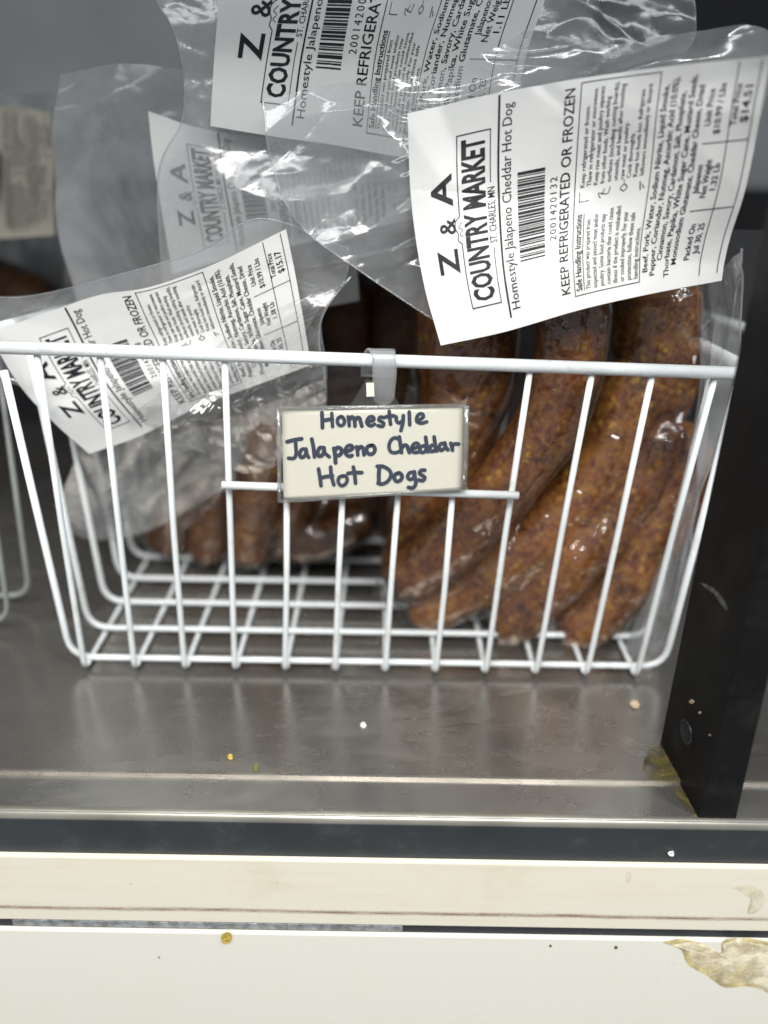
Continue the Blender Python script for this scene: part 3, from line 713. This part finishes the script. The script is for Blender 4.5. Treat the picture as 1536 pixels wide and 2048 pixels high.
# flat sealed margin to the right of the sausages
film_patch(A, [(1385, 560, .335), (1440, 540, .325), (1474, 500, .31)], [(1240, 1310, .330), (1285, 1335, .326), (1318, 1318, .325)],
           [(1385, 560, .335), (1395, 760, .335), (1360, 1000, .333), (1300, 1180, .331), (1240, 1310, .330)],
           [(1474, 500, .31), (1456, 700, .323), (1428, 920, .325), (1380, 1130, .325), (1318, 1318, .325)], 90, 180, 8, 60, .0045, .2, 'film', edge='r')
prA = product_label('2001420132', '$10.99 / Lbs', '1.32 Lb', '$14.51')
label_sheet(A, [(882, 692, .312), (1010, 664, .311), (1160, 620, .312), (1300, 588, .314), (1446, 562, .316)],
            [(815, 226, .344), (980, 188, .341), (1200, 152, .333), (1380, 128, .318), (1542, 112, .304)],
            [(882, 692, .312), (846, 560, .322), (822, 400, .334), (815, 226, .344)],
            [(1446, 562, .316), (1462, 470, .316), (1500, 330, .311), (1542, 112, .304)], prA, seed=21, amp=.0034)
# loose top of that bag, crumpled out to the left
film_patch(A, [(526, 200, .360), (680, 172, .362), (860, 150, .362), (985, 100, .362), (1050, 60, .36)], [(870, 640, .330), (960, 600, .332), (1100, 560, .335), (1300, 560, .335), (1400, 560, .345)],
           [(526, 200, .360), (545, 330, .356), (600, 450, .350), (720, 540, .34), (870, 640, .330)], [(1050, 60, .362), (1200, 80, .362), (1400, 60, .348), (1560, 100, .342), (1400, 560, .345)],
           220, 220, 12, 55, .0056, .2, 'film_milky', edge='bl')

# ---- pack at the top
B = thing('sausage_pack', (0, 0, 0), 'upper vacuum pack whose big label runs off the top of the picture', 'packaged sausages', 'vacuum packs of sausages in the basket')
prB = product_label('2001420011 1', '$10.99 / Lbs', '1.11 Lb', '$12.20')
label_sheet(B, [(421, 252, .370, 0), (516, 268, .370, .14), (582, 278, .370, .257), (668, 290, .371, .39), (722, 300, .371, .47), (832, 318, .372, .73), (945, 330, .372, .89), (1022, 335, .372, 1)],
            [(450, -230, .390, 0), (604, -245, .390, .14), (680, -250, .390, .257), (753, -255, .390, .39), (827, -260, .390, .47), (987, -265, .390, .73), (1100, -270, .390, .89), (1190, -270, .390, 1)],
            [(421, 252, .370), (428, 120, .371), (437, 0, .372), (450, -230, .390)],
            [(1022, 335, .372), (1046, 140, .372), (1090, 0, .378), (1190, -270, .390)], prB, seed=33, amp=.0014)
film_patch(B, [(240, -120, .395), (600, -160, .395), (1000, -160, .395), (1380, -90, .395)], [(330, 600, .372), (500, 560, .372), (700, 520, .372), (860, 480, .372)],
           [(240, -120, .395), (312, 0, .388), (358, 90, .385), (368, 230, .380), (318, 350, .376), (330, 600, .372)],
           [(1380, -90, .395), (1395, 30, .39), (1370, 110, .388), (1200, 330, .38), (860, 480, .372)], 170, 190, 17, 60, .0030, .2, 'film', edge='lr')
sB = []
for q, (pts, r) in enumerate([([(330, 660, .44), (420, 530, .44), (520, 460, .44), (620, 480, .44), (680, 560, .45)], 74)]):
    sB.append(sausage(B, pts, r, 'sausage', seed=q + 40))

# ---- pack on the left, label slipped behind the rail
C_ = thing('sausage_pack', (0, 0, 0), 'left vacuum pack with its crooked label slipping behind the front rail, priced $15.17', 'packaged sausages', 'vacuum packs of sausages in the basket')
prC = product_label('2001420138', '$10.99 / Lbs', '1.38 Lb', '$15.17')
label_sheet(C_, [(178, 908, .338), (280, 872, .338), (400, 812, .336), (500, 775, .338), (622, 730, .336)],
            [(-25, 668, .338), (95, 625, .343), (200, 590, .342), (300, 574, .339), (425, 530, .338), (572, 458, .34)],
            [(178, 908, .338), (110, 845, .338), (48, 778, .343), (-25, 668, .338)],
            [(622, 730, .336), (600, 600, .337), (572, 458, .34)], prC, seed=51, amp=.0025, nf=12)
film_patch(C_, [(-80, 590, .356), (60, 592, .354), (250, 545, .351), (400, 500, .349), (520, 440, .348), (700, 500, .35)], [(110, 1010, .37), (180, 1060, .38), (300, 1000, .38), (430, 945, .37), (640, 900, .36)],
           [(-80, 590, .356), (-20, 740, .352), (90, 800, .354), (150, 900, .36), (110, 1010, .37)], [(700, 500, .35), (690, 560, .35), (640, 640, .345), (650, 760, .345), (640, 900, .36)],
           200, 190, 61, 30, .0040, .25, 'film', edge='tr')
film_patch(C_, [(250, 830, .330), (345, 745, .329), (470, 660, .328), (610, 590, .328), (700, 550, .33)], [(300, 900, .345), (420, 920, .345), (520, 950, .345), (650, 890, .342)],
           [(250, 830, .330), (262, 870, .338), (300, 900, .345)], [(700, 550, .33), (640, 650, .328), (652, 780, .331), (650, 890, .342)], 170, 150, 64, 60, .008, .2, 'film_crisp', edge='r', nrid=45)
film_patch(C_, [(235, 890, .372), (330, 880, .368), (430, 850, .362), (560, 870, .36)], [(130, 1060, .38), (190, 1080, .38), (300, 1060, .385), (430, 990, .378), (540, 940, .37)],
           [(235, 890, .372), (160, 950, .378), (118, 1000, .38), (130, 1060, .38)], [(560, 870, .36), (555, 910, .365), (540, 940, .37)], 100, 80, 66, 9, .004, .4, 'film_milky')
sC = []
for q, (pts, r) in enumerate([([(468, 840, .39), (408, 935, .40), (352, 1020, .412), (330, 1108, .415)], [44, 46, 48, 44]),
                              ([(540, 870, .41), (470, 960, .41), (428, 1040, .41), (412, 1122, .412)], [46, 50, 50, 46]),
                              ([(526, 800, .362), (526, 900, .368), (512, 1005, .385), (494, 1120, .400)], [38, 46, 50, 46]),
                              ([(600, 880, .40), (575, 980, .40), (568, 1060, .402), (592, 1115, .405)], [46, 48, 46, 40]),
                              ([(560, 1092, .40), (650, 1078, .398), (742, 1030, .40)], [38, 42, 40]),
                              ([(560, 1020, .42), (640, 1008, .42), (735, 975, .42)], [46, 48, 48]),
                              ([(640, 880, .43), (680, 940, .43), (720, 1040, .42)], [46, 50, 48])]):
    sC.append(sausage(C_, pts, r, 'sausage_darker' if q > 3 else 'sausage', seed=q + 60))
cling(C_, sC, at(255, 1100, Y=.42)[0], at(770, 1100, Y=.40)[0], .008, .125, .43, 150, 110, 9, amp=.0004, nf=40)

# ---- pack behind, its label showing through
D_ = thing('sausage_pack', (0, 0, 0), 'rear vacuum pack whose label shows dimly through the bag left of the top pack', 'packaged sausages', 'vacuum packs of sausages in the basket')
label_sheet(D_, [(345, 548, .385), (480, 512, .385), (640, 480, .385), (860, 430, .385)],
            [(296, 222, .390), (400, 256, .390), (540, 276, .390), (860, 300, .390)],
            [(345, 548, .385), (328, 440, .386), (308, 320, .388), (296, 222, .390)],
            [(860, 430, .385), (860, 380, .386), (860, 300, .390)], product_label('2001420127', '$10.99 / Lbs', '1.27 Lb', '$13.96'), seed=71, amp=.001)
film_patch(D_, [(120, 150, .405), (260, 130, .405), (420, 150, .405), (640, 200, .405)], [(160, 640, .40), (330, 660, .40), (500, 640, .40), (720, 600, .40)],
           [(120, 150, .405), (110, 400, .405), (160, 640, .40)], [(640, 200, .405), (700, 400, .405), (720, 600, .40)], 110, 110, 73, 40, .006, .2, 'film_far')
for q, (pts, r) in enumerate([([(700, 440, .52), (800, 460, .51), (900, 520, .50)], 55),]):
    sausage(D_, pts, r, 'sausage_darker', seed=q + 80)

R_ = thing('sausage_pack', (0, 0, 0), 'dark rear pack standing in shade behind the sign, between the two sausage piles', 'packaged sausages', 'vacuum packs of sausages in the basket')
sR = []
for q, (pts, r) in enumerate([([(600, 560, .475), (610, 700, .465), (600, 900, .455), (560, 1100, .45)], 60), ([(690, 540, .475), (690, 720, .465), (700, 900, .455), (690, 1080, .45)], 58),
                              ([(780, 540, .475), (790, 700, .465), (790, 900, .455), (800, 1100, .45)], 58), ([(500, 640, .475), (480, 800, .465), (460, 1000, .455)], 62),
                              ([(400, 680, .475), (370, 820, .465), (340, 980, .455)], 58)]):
    sR.append(sausage(R_, pts, r, 'sausage_shaded', seed=q + 120))

# ---- far left packs in the neighbouring basket
E_ = thing('sausage_pack', (0, 0, 0), 'blurred vacuum pack with a beige label at the left edge of the picture', 'packaged sausages', 'packs in the neighbouring basket')
lb, W_ = label_sheet(E_, [(-60, 480, .50), (30, 476, .49), (110, 470, .48)], [(-60, 222, .50), (30, 212, .49), (100, 226, .48)],
            [(-60, 480, .50), (-60, 222, .50)], [(110, 470, .48), (108, 340, .475), (100, 226, .48)], product_label('2001420115', '$10.99 / Lbs', '1.15 Lb', '$12.64'), seed=91, amp=.002, mat='paper_far')
film_patch(E_, [(-80, 180, .59), (80, 190, .59), (200, 220, .59)], [(-80, 650, .56), (100, 620, .56), (260, 600, .56)],
           [(-80, 180, .59), (-80, 650, .56)], [(200, 220, .59), (240, 400, .57), (260, 600, .56)], 90, 90, 93, 40, .008, .2, 'film_far')
for q, (pts, r) in enumerate([([(-60, 560, .54), (40, 590, .53), (130, 660, .52)], 55)]):
    sausage(E_, pts, r, 'sausage_shaded', seed=q + 95)

# ------------------------------------------------------------------ sign hung on the rail
S = thing('basket_sign', (0, 0, 0), 'hand lettered cream sign in a clear sleeve hung from the basket front rail', 'sign')
def z1(x, y): return 540 + x / 3.657, 680 + y / 3.657
YC = .3005
def quad_patch(cs, Y, n=24, bow=.0008):
    """cs: tl, tr, br, bl in sign pixels"""
    tl, tr, br, bl = [np.array(z1(*c)) for c in cs]; u = np.linspace(0, 1, n)[None, :, None]; v = np.linspace(0, 1, n)[:, None, None]
    P = (1 - u) * (1 - v) * tl + u * (1 - v) * tr + u * v * br + (1 - u) * v * bl
    Yv = Y - bow * np.sin(np.pi * u[..., 0]) * np.ones((n, n)) + .004 * v[..., 0] * np.ones((n, n)) * 0 + .0
    return to_world(np.concatenate([P, Yv[..., None]], -1))
def solid(o, th, off=0):
    m = o.modifiers.new('thickness', 'SOLIDIFY'); m.thickness = th; m.offset = off; return o
card_c = [(88, 520), (1413, 496), (1394, 1100), (100, 1168)]
Wc = quad_patch(card_c, YC)
card = solid(grid_mesh('card', Wc, M['card'], S), .0003, 0)
sl = [(62, 503), (1438, 478), (1420, 1088), (70, 1180)]
grid_mesh('front_sleeve', quad_patch(sl, YC - .0016), M['sleeve'], S)
grid_mesh('back_sleeve', quad_patch([(52, 505), (1440, 482), (1424, 1096), (48, 1190)], YC + .0016), M['sleeve'], S)
rim = [z1(*c) for c in sl]; rim = [at(x, y, Y=YC - .0008) for x, y in rim]
for a, b in ((0, 1), (1, 2), (2, 3), (3, 0)): wire('sleeve_edge', [rim[a], rim[b]], .0009 if (a, b) != (1, 2) else .0014, M['sleeve_rim'], S, seg=8)
# lettering, strokes in sign pixels
ST = [
 # Homestyle
 [(380,530),(383,585),(384,640)], [(452,535),(455,585),(458,632)], [(384,590),(420,582),(456,578)],
 [(520,558),(498,572),(494,602),(512,624),(538,616),(545,588),(530,562),(512,562)],
 [(572,560),(578,600),(580,626)], [(578,590),(596,562),(612,568),(620,600),(622,628)], [(620,590),(640,566),(656,572),(664,600),(672,628)],
 [(706,598),(736,592),(760,580),(752,560),(728,562),(712,584),(714,612),(738,626),(765,614)],
 [(834,566),(808,562),(796,582),(816,596),(832,608),(822,630),(790,624)],
 [(872,520),(876,570),(882,614)], [(848,560),(876,556),(904,552)],
 [(922,560),(926,590),(944,604),(968,590)], [(975,552),(972,600),(958,660)],
 [(1018,524),(1020,575),(1022,618)],
 [(1072,592),(1100,578),(1122,558),(1112,538),(1088,542),(1072,570),(1080,598),(1110,606),(1146,596)],
 # Jalapeno
 [(126,742),(180,728),(232,720)], [(186,728),(190,780),(192,830),(176,862),(136,862)],
 [(262,796),(234,798),(218,828),(228,856),(254,846),(268,812)], [(264,794),(268,826),(284,856)],
 [(306,722),(318,780),(326,852)],
 [(392,786),(366,786),(350,816),(358,846),(384,838),(398,806)], [(396,784),(402,822),(434,852)],
 [(468,790),(476,840),(480,896)], [(474,812),(494,784),(520,794),(524,820),(504,842),(480,838)],
 [(560,812),(590,802),(606,784),(590,768),(566,776),(552,804),(560,836),(584,848),(600,842)],
 [(634,778),(640,812),(642,838)], [(640,806),(662,778),(682,792),(688,836)],
 [(742,768),(716,776),(706,804),(722,830),(752,828),(768,800),(756,770),(738,768)],
 # Cheddar
 [(938,722),(914,712),(884,732),(870,774),(882,812),(914,822),(946,812)],
 [(946,706),(954,762),(962,820)], [(960,790),(984,766),(1004,774),(1012,802),(1020,820)],
 [(1044,790),(1074,782),(1088,764),(1070,750),(1048,762),(1036,790),(1050,818),(1082,818)],
 [(1132,770),(1108,776),(1096,800),(1110,820),(1134,812),(1144,786)], [(1138,708),(1146,764),(1156,814)],
 [(1200,766),(1178,770),(1168,794),(1182,812),(1204,804)], [(1200,706),(1208,764),(1218,808)],
 [(1276,754),(1250,756),(1236,782),(1250,804),(1272,792)], [(1278,750),(1284,778),(1300,800)],
 [(1322,752),(1330,780),(1334,802)], [(1330,784),(1346,758),(1380,758)],
 # Hot
 [(356,940),(366,1000),(374,1062)], [(444,926),(450,990),(468,1056)], [(370,1006),(410,996),(458,990)],
 [(532,990),(506,1002),(500,1036),(522,1062),(552,1050),(566,1018),(552,992),(528,992)],
 [(610,926),(620,980),(626,1044)], [(570,972),(620,966),(672,966)],
 # Dogs
 [(800,926),(796,980),(796,1040)], [(784,920),(830,922),(876,952),(884,990),(860,1030),(820,1050),(790,1044)],
 [(942,968),(916,980),(908,1006),(926,1030),(956,1020),(966,992),(950,970),(934,970)],
 [(1046,962),(1018,970),(1006,998),(1024,1016),(1048,1004),(1058,972)], [(1056,960),(1060,1000),(1066,1046),(1046,1078),(1012,1074)],
 [(1132,948),(1104,950),(1094,972),(1116,988),(1132,1004),(1118,1024),(1086,1020)],
]
def card_uv(x, y):       # sign pixel -> unit square of the card
    tl, tr, br, bl = [np.array(c, float) for c in card_c]; u, v = .5, .5
    for _ in range(12):
        p = (1 - u) * (1 - v) * tl + u * (1 - v) * tr + u * v * br + (1 - u) * v * bl
        du = (1 - v) * (tr - tl) + v * (br - bl); dv = (1 - u) * (bl - tl) + u * (br - tr)
        e = np.array([x, y]) - p; J = np.array([du, dv]).T; s = np.linalg.solve(J, e); u += s[0]; v += s[1]
    return u, v
lv, lf = [], []
nC = grid_normals(Wc)
for q, st in enumerate(ST):
    C = catmull(st, max(8, len(st) * 6)); rs = random.Random(q); wd = 28 * rs.uniform(.93, 1.07)
    T = np.gradient(C, axis=0); T /= np.linalg.norm(T, axis=1)[:, None] + 1e-9; Nn = np.stack([-T[:, 1], T[:, 0]], 1)
    left = [C[i] + Nn[i] * wd / 2 for i in range(len(C))]; right = [C[i] - Nn[i] * wd / 2 for i in range(len(C))]
    b = len(lv); pts2 = []
    for l_, r_ in zip(left, right): pts2 += [l_, r_]
    faces = [(b + 2 * i, b + 2 * i + 1, b + 2 * i + 3, b + 2 * i + 2) for i in range(len(C) - 1)]
    for cc_, t_, n_, s_ in ((C[0], -T[0], Nn[0], 0), (C[-1], T[-1], Nn[-1], 1)):   # round ends
        k0 = len(pts2); pts2 += [cc_ + (n_ * math.cos(a) + t_ * math.sin(a)) * wd / 2 for a in np.linspace(0, math.pi, 7)]
        faces.append(tuple(b + k0 + k for k in range(7)))
    off = .00030 + .000004 * q
    for p in pts2:
        u, v = card_uv(*p); x = np.clip(u, 0, 1) * 23; y = np.clip(v, 0, 1) * 23; i, j = min(int(x), 22), min(int(y), 22); fx, fy = x - i, y - j
        w_ = Wc[j, i] * (1 - fx) * (1 - fy) + Wc[j, i + 1] * fx * (1 - fy) + Wc[j + 1, i] * (1 - fx) * fy + Wc[j + 1, i + 1] * fx * fy
        lv.append(w_ + nC[j, i] * off)
    lf += faces
new_obj('lettering', lv, lf, M['marker'], card, smooth=False)
# hanger tab behind the clip
def plate(name, pix, Y, th, mat, parent):
    f_ = [at(*z1(x, y), Y=Y) for x, y in pix]; b_ = [p + np.array([0, th, 0]) for p in f_]; k = len(pix)
    o = new_obj(name, f_ + b_, [tuple(range(k)), tuple(range(2 * k - 1, k - 1, -1))] + [(i, (i + 1) % k, (i + 1) % k + k, i + k) for i in range(k)], mat, parent, smooth=False)
    return o
plate('hanger_tab', [(575, 500), (640, 395), (690, 305), (700, 290), (890, 330), (900, 395), (965, 500)], YC + .0008, .0008, M['sleeve'], S)
plate('adhesive_pad', [(703, 318), (760, 316), (764, 412), (706, 416)], YC - .0003, .0008, M['card'], S)
# clip: a band curled over the rail, front tongue with a rounded end
cc0 = rail_at(760)
def band(name, prof, xs, mat, th=.0009):
    """prof: (dy, dz) relative to the rail centre, xs: (left, right) offset per point"""
    Pf = catmull([(a, b, l, r) for (a, b), (l, r) in zip(prof, xs)], 40); W = []
    for a, b, l, r in Pf: W.append([cc0 + np.array([l + (r - l) * t, a, b]) for t in np.linspace(0, 1, 9)])
    W = np.array(W); o = solid(grid_mesh(name, W, mat, S), th)
    for e in (W[:, 0], W[:, -1]):
        V_, F_ = tube_geo(e, .0004, 6); new_obj('clip_edge', V_, F_, M['rim'], o)
    return o
k = .315 / F * 1.0
band('clip', [(.0042, -.008), (.0042, -.001), (.0026, .0036), (-.001, .0044), (-.0040, .0018), (-.0044, -.004), (-.0040, -.010), (-.0036, -.0145), (-.0034, -.0168), (-.0033, -.0178)],
     [(-38 * k, 28 * k), (-36 * k, 28 * k), (-28 * k, 28 * k), (-20 * k, 28 * k), (-14 * k, 30 * k), (-13 * k, 32 * k), (-12 * k, 30 * k), (-12 * k, 28 * k), (-4 * k, 20 * k), (4 * k, 10 * k)], M['clip'])
